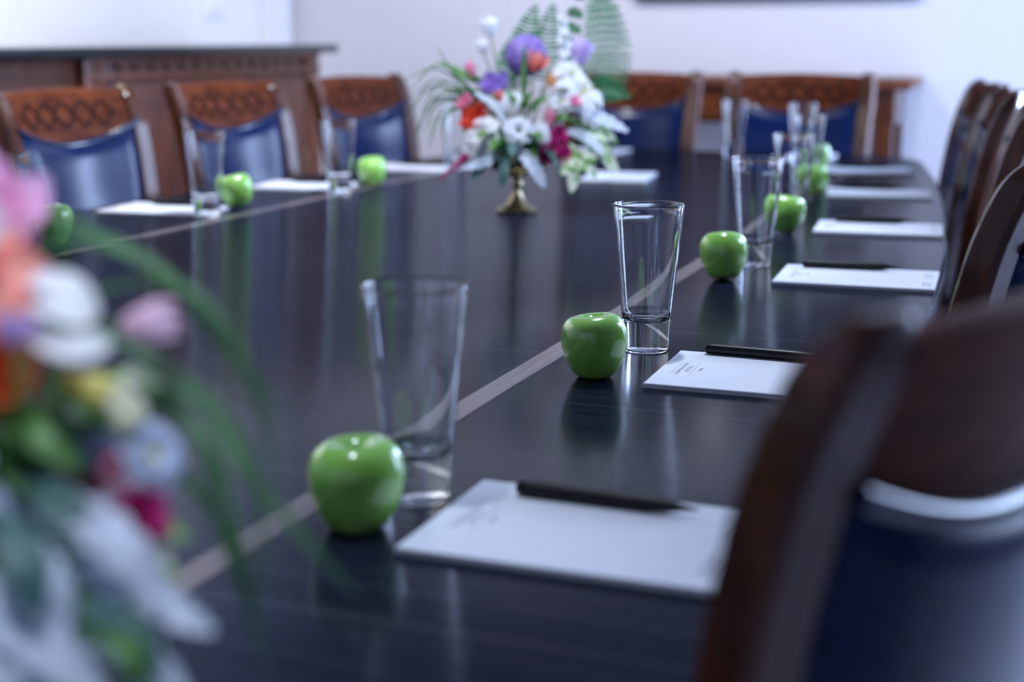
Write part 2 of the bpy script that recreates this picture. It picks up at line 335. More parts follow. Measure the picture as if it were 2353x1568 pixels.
NEAR_BOUQUET = [
    ('rose', [(0.066, 0.039, 0.277)], 0.026, 'mauve'),
    ('lily', [(0.075, 0.002, 0.249)], 0.034, 'coral'),
    ('rose', [(0.087, -0.015, 0.217)], 0.017, 'orange'),
    ('tulip', [(0.106, -0.032, 0.232), (0.106, -0.029, 0.244)], 0.008, 'lilac'),
    ('petals', [(0.1, -0.001, 0.235)], 0.0, 'white', [[(0.102, 0.003, 0.252), (0.12, -0.008, 0.249), (0.131, -0.01, 0.237)], [(0.106, -0.009, 0.243), (0.121, -0.019, 0.243), (0.133, -0.02, 0.238)], [(0.106, -0.012, 0.231), (0.128, -0.033, 0.229), (0.144, -0.032, 0.231)], [(0.096, 0.008, 0.229), (0.092, -0.0, 0.238), (0.081, -0.001, 0.234)], [(0.096, 0.008, 0.229), (0.096, -0.004, 0.218), (0.088, -0.006, 0.209)]]),
    ('tulip', [(0.142, -0.001, 0.232), (0.165, -0.0, 0.236)], 0.0085, 'blush'),
    ('tulip', [(0.116, -0.006, 0.211), (0.139, -0.008, 0.203)], 0.0065, 'yellow'),
    ('daisy', [(0.142, -0.009, 0.198)], 0.01, 'cream'),
    ('rose', [(0.148, -0.018, 0.153)], 0.0105, 'magenta'),
    ('rose', [(0.113, 0.013, 0.158)], 0.009, 'magenta'),
    ('tulip', [(0.132, -0.005, 0.168), (0.142, -0.013, 0.176)], 0.008, 'pink'),
    ('hydrangea', [(0.118, 0.008, 0.18)], 0.017, 'pale_blue'),
    ('daisy', [(0.151, -0.003, 0.175)], 0.016, 'pale_blue'),
    ('hydrangea', [(0.087, 0.002, 0.153)], 0.024, 'pale_blue'),
    ('silver', [(0.113, -0.016, 0.163), (0.145, -0.049, 0.154), (0.167, -0.054, 0.131)], 0.022),
    ('silver', [(0.141, -0.024, 0.125), (0.166, -0.045, 0.122), (0.184, -0.047, 0.113)], 0.015),
    ('silver', [(0.096, -0.029, 0.149), (0.119, -0.062, 0.142), (0.127, -0.066, 0.12)], 0.024),
    ('silver', [(0.074, -0.042, 0.14), (0.117, -0.075, 0.126), (0.146, -0.081, 0.101)], 0.024),
    ('silver', [(0.116, -0.027, 0.114), (0.152, -0.058, 0.109), (0.175, -0.062, 0.093)], 0.02),
    ('silver', [(0.082, -0.055, 0.123), (0.11, -0.078, 0.114), (0.12, -0.083, 0.091)], 0.03),
    ('silver', [(0.112, -0.002, 0.135), (0.131, -0.024, 0.127), (0.144, -0.028, 0.107)], 0.014),
    ('teal', [(0.1, -0.013, 0.176), (0.123, -0.037, 0.161), (0.142, -0.042, 0.14)], 0.018),
    ('teal', [(0.096, -0.025, 0.123), (0.128, -0.047, 0.117), (0.148, -0.051, 0.094)], 0.02),
    ('teal', [(0.103, -0.056, 0.167), (0.12, -0.079, 0.156), (0.125, -0.084, 0.135)], 0.018),
    ('teal', [(0.135, -0.054, 0.13), (0.155, -0.066, 0.123), (0.169, -0.069, 0.106)], 0.012),
    ('green', [(0.143, -0.066, 0.121), (0.158, -0.077, 0.117), (0.163, -0.08, 0.102)], 0.012),
    ('green', [(0.077, 0.001, 0.197), (0.107, -0.02, 0.193), (0.127, -0.024, 0.175)], 0.02),
    ('green', [(0.07, 0.008, 0.181), (0.1, -0.014, 0.172), (0.113, -0.019, 0.151)], 0.02),
    ('green', [(0.099, 0.013, 0.204), (0.121, 0.001, 0.197), (0.147, -0.002, 0.182)], 0.016),
    ('green', [(0.101, 0.008, 0.133), (0.127, -0.006, 0.116), (0.149, -0.012, 0.088)], 0.018),
    ('variegated', [(0.125, 0.011, 0.144), (0.147, -0.011, 0.138), (0.161, -0.014, 0.123)], 0.014),
    ('variegated', [(0.117, 0.024, 0.205), (0.133, 0.012, 0.2), (0.143, 0.009, 0.185)], 0.011),
    ('fern', [(-0.061, 0.132, 0.329), (-0.076, 0.167, 0.394), (-0.086, 0.19, 0.457)], 0.1, 'both'),
    ('hydrangea', [(-0.004, 0.053, 0.341)], 0.047, 'violet'),
    ('lily', [(0.046, -0.021, 0.282)], 0.045, 'white'),
    ('daisy', [(0.02, -0.031, 0.238)], 0.04, 'white'),
    ('rose', [(-0.021, -0.017, 0.208)], 0.026, 'red'),
    ('rose', [(0.059, -0.054, 0.226)], 0.02, 'magenta'),
    ('daisy', [(0.064, -0.063, 0.184)], 0.036, 'white_eye'),
    ('silver', [(0.047, -0.066, 0.167), (0.056, -0.101, 0.149), (0.049, -0.107, 0.12)], 0.034),
    ('silver', [(-0.023, -0.015, 0.169), (-0.047, -0.03, 0.145), (-0.073, -0.036, 0.118)], 0.03),
    ('teal', [(0.046, -0.045, 0.169), (0.073, -0.079, 0.154), (0.08, -0.086, 0.125)], 0.026),
    ('green', [(-0.05, 0.05, 0.232), (-0.091, 0.053, 0.248), (-0.127, 0.054, 0.252)], 0.022),
    ('variegated', [(-0.049, 0.018, 0.179), (-0.079, 0.014, 0.16), (-0.098, 0.008, 0.131)], 0.03),
    ('grass', [(0.083, 0.054, 0.252), (0.142, 0.034, 0.255), (0.185, 0.016, 0.215), (0.214, 0.018, 0.179)], 0.0065),
    ('grass', [(0.097, 0.027, 0.221), (0.158, 0.014, 0.208), (0.193, -0.003, 0.175), (0.199, -0.008, 0.106)], 0.0065),
    ('grass', [(0.101, 0.049, 0.228), (0.162, 0.022, 0.245), (0.196, 0.003, 0.203), (0.204, 0.002, 0.153)], 0.0065),
    ('grass', [(0.147, 0.041, 0.193), (0.187, 0.015, 0.163), (0.216, -0.001, 0.136), (0.242, 0.002, 0.105)], 0.0065),
    ('grass', [(0.117, 0.02, 0.188), (0.162, 0.01, 0.189), (0.183, -0.006, 0.16), (0.2, -0.014, 0.076)], 0.0065),
    ('grass', [(0.088, 0.076, 0.257), (0.115, 0.056, 0.263), (0.141, 0.054, 0.252), (0.165, 0.05, 0.232)], 0.0065),
    ('grass', [(0.043, 0.087, 0.31), (0.068, 0.062, 0.287), (0.095, 0.058, 0.272), (0.117, 0.058, 0.268)], 0.0065),
    ('grass', [(0.128, 0.023, 0.202), (0.158, 0.011, 0.195), (0.174, -0.003, 0.175), (0.181, -0.004, 0.125)], 0.0065),
    ('grass', [(0.121, 0.037, 0.173), (0.169, 0.012, 0.15), (0.189, -0.006, 0.116), (0.195, -0.003, 0.083)], 0.0065),
]

# ------------------------------------------------------------------ room
def room():
    X0, X1, Y0, Y1, H = -2.2, 2.6, -3.6, 5.63, 2.75
    b = MB(); b.box(X0 - .1, X1 + .1, Y0 - .1, Y1 + .1, -.1, 0); tag(b.build('floor', 'carpet'), kind='structure')
    b = MB(); b.box(X0 - .1, X1 + .1, Y0 - .1, Y1 + .1, H, H + .1); tag(b.build('ceiling', 'ceiling_paint'), kind='structure')
    b = MB(); b.box(X0, X1, Y0 - .12, Y0, 0, H); tag(b.build('wall_front', 'wall'), kind='structure')
    b = MB(); b.box(X0 - .12, X0, Y0 - .1, Y1 + .1, 0, H); tag(b.build('wall_left', 'wall_white'), kind='structure')
    # right wall and back wall, each with a window opening
    for i, (side, a, c, z0, z1) in enumerate(WINS):
        def bx(b, d0, d1, t0, t1, za, zb, bev=0):
            if side == 'right': b.box(X1 + d0, X1 + d1, t0, t1, za, zb, bev)
            elif side == 'left': b.box(X0 - d1, X0 - d0, t0, t1, za, zb, bev)
            else: b.box(t0, t1, Y1 + d0, Y1 + d1, za, zb, bev)
        lo, hi = (X0, X1) if side == 'back' else (Y0 - .1, Y1 + .1)
        b = MB(); bx(b, 0, .16, lo, a, 0, H); bx(b, 0, .16, c, hi, 0, H); bx(b, 0, .16, a, c, 0, z0); bx(b, 0, .16, a, c, z1, H)
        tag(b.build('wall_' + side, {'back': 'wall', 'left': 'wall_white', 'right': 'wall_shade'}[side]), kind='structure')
        f = MB(); t = .05; m_ = (a + c) / 2
        for q in ((a, c, z0, z0 + t), (a, c, z1 - t, z1), (a, a + t, z0, z1), (c - t, c, z0, z1), (m_ - t / 2, m_ + t / 2, z0, z1)): bx(f, .05, .11, *q)
        w = tag(f.build('window_%d' % (i + 1), 'trim'), kind='structure')
        g = MB(); bx(g, .077, .083, a + t * .5, c - t * .5, z0 + t * .5, z1 - t * .5); g.build('pane', 'pane', w)
        k = MB(); bx(k, -.05, .05, a - .04, c + .04, z0 - .035, z0, .006); k.build('sill', 'trim', w)
    for n, (x0, x1, y0, y1) in {'baseboard_left': (X0, X0 + .015, Y0, Y1), 'baseboard_right': (X1 - .015, X1, Y0, Y1), 'baseboard_back': (X0 + .015, X1 - .015, Y1 - .015, Y1)}.items():
        b = MB(); b.box(x0, x1, y0, y1, 0, .12, .004); tag(b.build(n, 'trim'), kind='structure')
    b = MB(); b.box(X0, X0 + .05, 5.40, 5.60, 0, H, .006); b.box(X0 + .05, X0 + .065, 5.43, 5.57, 0, H, .004)
    tag(b.build('trim_1', 'trim'), kind='structure')
    # light switch plate
    p = MB(); p.box(X0, X0 + .008, 4.98, 5.13, 1.185, 1.305, .003)
    o = tag(p.build('switch_plate', 'plastic'), 'white double light switch plate on the left wall above the long dark bar counter', 'light switch')
    for y in (5.02, 5.07):
        q = MB(); q.box(X0 + .008, X0 + .013, y, y + .03, 1.21, 1.28, .002); q.build('rocker', 'plastic', o)

# ------------------------------------------------------------------ table
def half_w(u): return .895 - .031 * (u - 1.5) ** 2
T_Y0, T_Y1 = -1.62, 4.43
def table_outline(inset=0, r=.16):
    pts = []
    ys = [T_Y0 + inset + r * (1 - math.cos(a)) for a in [PI / 2 * k / 6 for k in range(7)]]
    n = 30
    ys += [lerp(ys[-1], T_Y1 - inset - r, k / n) for k in range(1, n)]
    ys += [T_Y1 - inset - r + r * math.sin(PI / 2 * k / 6) for k in range(7)]
    side = []
    for y in ys:
        d = min(y - (T_Y0 + inset), (T_Y1 - inset) - y); c = 0
        if d < r: c = r - math.sqrt(max(0, r * r - (r - d) ** 2))
        side.append((half_w(y) - inset - c, y))
    return side + [(-x, y) for x, y in reversed(side)]
def table():
    root = empty('conference_table')
    tag(root, 'long dark espresso boat-shaped conference table with two pale brown inlay lines', 'table')
    b = MB(); rows = []
    for ins, z in [(.05, TZ - .045), (.012, TZ - .045), (.0, TZ - .033), (.0, TZ - .008), (.002, TZ - .003), (.007, TZ)]:
        rows.append([(x, y, z) for x, y in table_outline(ins)])
    o = b.grid(rows, close_u=True); n = len(rows[0]); b.f.append(tuple(o + 5 * n + k for k in range(n))); b.f.append(tuple(o + k for k in range(n)))
    b.build('tabletop', 'table', root, 30)
    for s in (1, -1):
        q = MB(); x = .507 * s
        q.box(x - .0135, x + .0135, T_Y0 + .3, T_Y1 - .3, TZ - .002, TZ + .0004); q.build('inlay_strip', 'inlay', root)
    a = MB(); out = table_outline(.22); inn = table_outline(.245)
    rows = [[(x, y, TZ - .045) for x, y in out], [(x, y, TZ - .10) for x, y in out], [(x, y, TZ - .10) for x, y in inn], [(x, y, TZ - .045) for x, y in inn]]
    a.grid(rows, close_u=True, close_v=True); a.build('apron', 'table_base', root)
    for y in (-.7, 1.4, 3.4):
        p = MB(); p.box(-.16, .16, y - .3, y + .3, .06, TZ - .045, .01); p.box(-.2, .2, y - .34, y + .34, 0, .07, .012); p.build('pedestal', 'table_base', root)

# ------------------------------------------------------------------ chair
CH = 1.0
LEAN = [(0, -.231), (.45, -.231), (.62, -.234), (.72, -.241), (.80, -.2525), (.85, -.261), (.885, -.269), (.92, -.278), (.96, -.293), (.985, -.304), (1.0, -.313)]
def lean(z):
    for i in range(len(LEAN) - 1):
        if z <= LEAN[i + 1][0] or i == len(LEAN) - 2:
            (x0, y0), (x1, y1) = LEAN[i], LEAN[i + 1]; xa, ya = LEAN[max(i - 1, 0)]; xb, yb = LEAN[min(i + 2, len(LEAN) - 1)]
            h = x1 - x0; m0 = (y1 - ya) / max(x1 - xa, 1e-6); m1 = (yb - y0) / max(xb - x0, 1e-6); t = max(0, min(1, (z - x0) / h))
            return (2 * t ** 3 - 3 * t * t + 1) * y0 + (t ** 3 - 2 * t * t + t) * h * m0 + (3 * t * t - 2 * t ** 3) * y1 + (t ** 3 - t * t) * h * m1
def concave(x, z):
    k = min(1, max(0, (z - .45) / .3)); return -.036 * k * (1 - (x / .21) ** 2)
def stile_x(z): return lerp(.19, .211, min(1, max(0, (z - .45) / .45)))
def crest_bot(x): return .917 - .042 * (1 - (x / .19) ** 2)
def crest_top(x): return CH - .014 + .006 * (1 - (x / .19) ** 2)
def make_chair():
    root = empty('conference_chair')
    for s in (-1, 1):
        b = MB(); zs = [.0, .1, .2, .3, .40, .45, .47] + [.5 + .02 * k for k in range(23)] + [.95, .96, .97, .978, .985, .990, .994, .997, .999, 1.0]
        rows = []
        for z in zs:
            hw, hd = .0225, .019
            if z > .96:
                e = (z - .96) / .04; k = math.sqrt(max(0.01, 1 - e * e)); hd *= lerp(1, k, .9); hw *= lerp(1, k, .4)
            if z < .45: hd = lerp(.016, .021, z / .45)
            y = lean(z) + (-.06 * ((.45 - z) / .45) ** 1.5 if z < .45 else 0)
            x = s * stile_x(z); ang = s * (.15 if z < .45 else .30)
            sec = []
            for px, py in [(-1, -.7), (-.7, -1), (.7, -1), (1, -.7), (1, .7), (.7, 1), (-.7, 1), (-1, .7)]:
                dx, dy = px * hw, py * hd
                sec.append((x + dx * math.cos(ang) - dy * math.sin(ang), y + dx * math.sin(ang) + dy * math.cos(ang), z))
            rows.append(sec)
        o = b.grid(rows, close_u=True); b.f.append(tuple(o + k for k in range(8))); e = o + (len(rows) - 1) * 8; b.f.append(tuple(e + k for k in range(8)))
        b.build('back_stile', 'cherry', root, 33)
    # crest rail
    def sheet(nx, nz, zf, off, x0=.192):
        rows = []
        for i in range(nz + 1):
            r = []
            for j in range(nx + 1):
                x = lerp(-x0, x0, j / nx); z = zf(x, i / nz); r.append((x, lean(z) + concave(x, z) + off, z))
            rows.append(r)
        return rows
    b = MB(); zf = lambda x, t: lerp(crest_bot(x), crest_top(x), t)
    fr = sheet(16, 6, zf, .013); bk = sheet(16, 6, zf, -.013)
    ring = fr + [[(p[0], p[1] + .007, p[2] + .004) for p in bk[-1]]] + bk[::-1]
    b.grid(ring, close_v=True); cr = b.build('crest_rail', 'cherry_panel', root, 60)
    for sg in (1, -1):                                  # guilloche band: two dark strands crossing each other
        q = MB(); pts = []
        for a in range(61):
            x = lerp(-.150, .150, a / 60); env = min(1, (1 - abs(x) / .150) * 6)
            z = .938 + sg * .026 * env * math.sin((x / .150) * PI * 2.5 + PI / 2); pts.append((x, lean(z) + concave(x, z) + .0132, z))
        q.tube(pts, .0038, 6); q.build('inlay_strand', 'ebony', cr)
    # leather back
    b = MB(); zb = .50; NX, NZ = 18, 20
    def leather(side):
        rows = []
        for i in range(NZ + 1):
            r = []; t = i / NZ
            for j in range(NX + 1):
                s = lerp(-1, 1, j / NX); x0 = stile_x(.5) * .0 + lerp(.166, .187, min(1, t * 1.3)); x = s * x0
                z = lerp(zb, crest_bot(x) + .002, t)
                bul = (1 - abs(s) ** 6) ** .5 * (1 - abs(2 * t - 1) ** 10) ** .5
                r.append((x, lean(z) + concave(x, z) + side * (.012 + .024 * bul), z))
            rows.append(r)
        return rows
    f, k = leather(1), leather(-1)
    b.grid(f + k[::-1], close_v=True)
    for idx in (0, NX):                                # close the two flanks
        b.grid([[r[idx] for r in f], [r[idx] for r in k]])
    bl = b.build('backrest', 'leather', root, 80)
    for side in (1, -1):
        q = MB(); pts = []
        for j in range(25):
            x = lerp(-.196, .196, j / 24); z = crest_bot(x) - .006; pts.append((x, lean(z) + concave(x, z) + side * .019, z))
        q.tube(pts, .0078, 10); q.build('piping', 'leather_welt', bl)
    q = MB(); q.box(-.185, .185, lean(.47) - .012, lean(.47) + .012, .455, .50, .004); q.build('lower_rail', 'cherry', root)
    # seat
    b = MB(); b.box(-.205, .205, -.205, .235, .385, .425, .006); b.build('seat_frame', 'cherry', root)
    b = MB(); rows = []
    for i in range(13):
        v = lerp(-1, 1, i / 12); r = []
        for j in range(13):
            u = lerp(-1, 1, j / 12); x = u * lerp(.185, .235, (v + 1) / 2); y = lerp(-.19, .25, (v + 1) / 2)
            r.append((x, y, .435 + .05 * ((1 - abs(u) ** 5) * (1 - abs(v) ** 5)) ** .5))
        rows.append(r)
    bot = [[(p[0], p[1], .424) for p in r] for r in rows]
    b.grid(rows); b.grid(bot)
    edge = lambda R: R[0] + [r[-1] for r in R[1:]] + R[-1][-2::-1] + [r[0] for r in R[-2:0:-1]]
    b.grid([edge(rows), edge(bot)], close_u=True); b.build('seat', 'leather', root, 60)
    for s in (-1, 1):
        b = MB(); x, y = s * .19, .21
        b.lathe([(.001, 0), (.015, 0), (.016, .02), (.020, .2), (.024, .33), (.024, .386), (.001, .386)], 16, x, y); b.build('leg', 'cherry', root)
    return root
def chair_at(src, first, M_, rz, label, group):
    """M_: middle of the chair's top edge"""
    o = src if first else copy_tree(src)
    a = math.radians(rz)
    fx, fy = -math.sin(a), math.cos(a)
    o.location = (M_[0] + fx * .325, M_[1] + fy * .325, 0); o.rotation_euler = (0, 0, a)
    tag(o, label, 'chair', group)

# ------------------------------------------------------------------ things on the table
def make_glass():
    b = MB(); pr = [(.0005, .0036), (.010, .0032), (.0185, .0016), (.0222, .0), (.0245, .0), (.0258, .0015), (.0262, .006), (.0272, .028), (.0276, .0335), (.0281, .037), (.0290, .045), (.0335, .095), (.0375, .137), (.0402, .1640), (.0408, .1662), (.0410, .1674),
          (.0406, .1684), (.0399, .1688), (.0392, .1685), (.0387, .1676), (.0386, .1660), (.0382, .1630), (.0358, .137), (.0318, .095), (.0275, .047), (.0266, .0420), (.0238, .0378), (.017, .0352), (.0085, .0340), (.0005, .0337)]
    b.lathe(pr, 64)
    n = 64; last = len(pr) - 1
    b.f.append(tuple(range(n))); b.f.append(tuple(last * n + k for k in range(n)))
    return b.build('drinking_glass', 'glass', None, 35)
def make_apple(seed):
    r = random.Random(seed); b = MB()
    pr = [(.0003, .0070), (.006, .0045), (.0115, .0012), (.0155, .0004), (.0195, .0020), (.0245, .0075), (.0290, .0155), (.0325, .0245), (.0346, .034), (.0352, .0425), (.0342, .0510),
          (.0310, .0588), (.0260, .0638), (.0205, .0660), (.0150, .0656), (.0100, .0632), (.0060, .0590), (.0025, .0556), (.0003, .0548)]
    n = 40; ph = r.random() * 6; rows = []
    pts = bez([(a, 0, c) for a, c in pr], 54)
    for p in pts:
        k = max(0, min(1, p.z / .066)); row = []
        for j in range(n):
            th = 2 * PI * j / n
            lob = 1 + .022 * math.cos(5 * th + ph) * (abs(2 * k - 1) ** 1.5) + .025 * math.cos(th + ph * 2) * k + .012 * math.cos(2 * th + ph)
            row.append((max(p.x, .0002) * lob * math.cos(th), max(p.x, .0002) * lob * math.sin(th), p.z * (1 + .02 * math.cos(th + ph) * k)))
        rows.append(row)
    b.grid(rows, close_u=True)
    root = b.build('green_apple', 'apple', None, 80)
    s = MB(); s.tube(bez([(0, 0, .054), (.0006, 0, .058), (.0015, .001, .0620)], 6), [.0012, .001, .001, .001, .001, .0012, .0016], 6); s.build('stem', 'stem_brown', root)
    return root
def text_mesh(txt, size, spacing, shear=0):
    cu = bpy.data.curves.new('lettering', 'FONT'); cu.body = txt; cu.size = size; cu.space_character = spacing; cu.align_x = 'CENTER'; cu.align_y = 'CENTER'; cu.shear = shear
    cu.extrude = .00006
    o = bpy.data.objects.new('lettering', cu); COL.objects.link(o)
    bpy.context.view_layer.update()
    me = bpy.data.meshes.new_from_object(o.evaluated_get(bpy.context.evaluated_depsgraph_get()))
    bpy.data.objects.remove(o); bpy.data.curves.remove(cu)
    return me
PW, PD, PT = .228, .165, .0052
def make_pad():
    b = MB(); b.box(-PW / 2, PW / 2, -PD / 2, PD / 2, 0, PT - .0006, .0002, 1)
    root = b.build('notepad', 'paper')
    s = MB(); s.box(-PW / 2 + .0004, PW / 2, -PD / 2 + .0002, PD / 2 - .0001, PT - .0006, PT, .0001, 1); s.build('top_sheet', 'paper', root)
    zt = PT + .00004
    def lay(me, x, y, rot=PI / 2, name='printed_line'):
        me.materials.clear(); me.materials.append(M['print'])
        o = bpy.data.objects.new(name, me); COL.objects.link(o); o.parent = root; o.location = (x, y, zt); o.rotation_euler = (0, 0, rot)
    L = -PW / 2
    lay(text_mesh('POWERHOUSE', .0066, 1.28), L + .0225, -.004, name='printed_heading')
    lay(text_mesh('HOTELS', .0066, 1.28), L + .0300, -.004, name='printed_heading')
    lay(text_mesh('A Story', .0050, 1.0, .3), L + .0425, -.004, name='printed_heading')
    b = MB()
    for x in (.0165, .0358): b.box(L + x - .00018, L + x + .00018, -.033, .025, PT, PT + .00008)
    b.build('printed_rule', 'print', root)
    b = MB(); r = random.Random(3)
    for yc in (-.040, .036):
        for k in range(4):
            x = PW / 2 - .018 + k * .0034; y = yc - .019
            while y < yc + .019 - .004 * k:
                w = r.uniform(.0015, .005); b.box(x - .0005, x + .0005, y, y + w, PT, PT + .00008); y += w + .0009
    b.build('printed_footer', 'print', root)
    return root
def make_pen():
    b = MB(); L = .146; r = .0060
    b.tube([(-L / 2 + x, 0, r) for x in (.0, .0006, .002, .004, .01, .06, .105, .120, .131)], [r * k for k in (.3, .62, .85, .97, 1, 1, 1, .86, .50)], 16)
    root = b.build('ballpoint_pen', 'pen', None, 50)
    t = MB(); t.tube([(-L / 2 + x, 0, r) for x in (.1305, .139, .1445, .146)], [r * k for k in (.48, .28, .14, .06)], 12); t.build('tip', 'pen', root, 60)
    c = MB()
    c.tube(bez([(-L / 2 + .004, .0015, r * 1.55), (-L / 2 + .010, .0060, r * 1.55), (-L / 2 + .03, .0068, r * 1.5), (-L / 2 + .046, .0060, r * 1.35)], 14), .0014, 8); c.build('clip', 'pen', root)
    q = MB(); q.lathe([(r * 1.0, 0), (r * 1.05, .0003), (r * 1.05, .0013), (r * 1.0, .0016)], 16)
    rg = q.build('ring', 'pen', root); rg.rotation_euler = (0, PI / 2, 0); rg.location = (-L / 2 + .054, 0, r)
    return root

# ------------------------------------------------------------------ flowers
def ribbon(b, pts, width, n=8, up=None, fold=.25, prof=None, curl=0):
    C = bez(pts, n); L, R, Cn = [], [], []
    for i, p in enumerate(C):
        t = (C[min(i + 1, n)] - C[max(i - 1, 0)]).normalized()
        nrm = Vector(up if up is not None else (0, 0, 1)); nrm = nrm - t * nrm.dot(t)
        nrm = nrm.normalized() if nrm.length > 1e-4 else t.orthogonal().normalized()
        s = t.cross(nrm).normalized(); k = i / n
        w = width * (prof(k) if prof else math.sin(PI * (k * .92 + .06)) ** .8) / 2 + 1e-5
        L.append(p + s * w + nrm * w * fold); R.append(p - s * w + nrm * w * fold); Cn.append(p)
    rows = [[l, lerp(l, c, .45) - Vector((0, 0, 0)), c, lerp(r, c, .45), r] for l, c, r in zip(L, Cn, R)]
    b.grid(rows)
def axes(d):
    d = Vector(d).normalized(); u = d.orthogonal().normalized(); return d, u, d.cross(u)
def cup_petals(b, base, axis, r, h, n=6, open_=.0, spread=1.15, layers=1, ph=0):
    d, u, w = axes(axis); base = Vector(base)
    for la in range(layers):
        rr = r * (1 - .27 * la); hh = h * (1 - .03 * la)
        for k in range(n):
            a0 = 2 * PI * (k + .5 * la) / n + ph + la * .4; half = PI / n * spread; rows = []
            for i in range(8):
                t = i / 7; rad = rr * (math.sin(PI * min(1, t * .60 + .06)) ** .7) * (1 + open_ * t * t) * (1.03 if k % 2 else 1)
                ww = half * (1 - .75 * max(0, t - .55) / .45) * (.6 + .4 * min(1, t * 3)); row = []
                for j in range(5):
                    a = a0 + lerp(-ww, ww, j / 4); row.append(base + d * (hh * t - .04 * h * abs(j - 2)) + (u * math.cos(a) + w * math.sin(a)) * max(rad, r * .03))
                rows.append(row)
            b.grid(rows)
def open_petals(b, c, axis, r, n=6, width=.55, tilt=.35, curl=.2, ph=0, layers=1):
    d, u, w = axes(axis); c = Vector(c)
    for la in range(layers):
        R = r * (1 - .25 * la)
        for k in range(n):
            a = 2 * PI * (k + .5 * la) / n + ph + rng.uniform(-.1, .1); o = u * math.cos(a) + w * math.sin(a)
            tl = tilt + .35 * la + rng.uniform(-.08, .08)
            p1 = c + o * R * .55 + d * R * tl * .75; p2 = c + o * R + d * R * (tl - curl)
            ribbon(b, [c + o * R * .06, p1, p2], R * width * 1.9, 7, d, .22, lambda t: math.sin(PI * min(1, t * .80 + .12)) ** .6)
def stem_to(parent, p, d, root_p, mat='green'):
    p = Vector(p); d = Vector(d).normalized(); rp = Vector(root_p)
    s = MB(); s.tube(bez([p, p - d * .04 if (p - rp).length > .09 else lerp(p, rp, .4), lerp(p - d * .03, rp, .6), rp], 10), .0016, 6); s.build('stem', mat, parent)
NAMES = dict(hydrangea='hydrangea_head', tulip='tulip_bud', spike='flower_spike', freesia='freesia_flower', rose='rose_head', daisy='open_blossom', lily='lily_flower', petals='lily_flower',
             silver='dusty_miller_leaf', teal='eucalyptus_leaf', variegated='variegated_leaf', green='green_leaf', fern='fern_frond', grass='grass_blade')
COLWORD = dict(white='white', white_eye='white dark-centred', cream='cream', violet='violet', lilac='lilac', coral='coral', peach='peach', orange='orange', pink='pink', blush='pale pink', mauve='mauve pink', red='red', magenta='magenta', pale_blue='pale blue', yellow='yellow')
HUB = Vector((0, 0, .115))
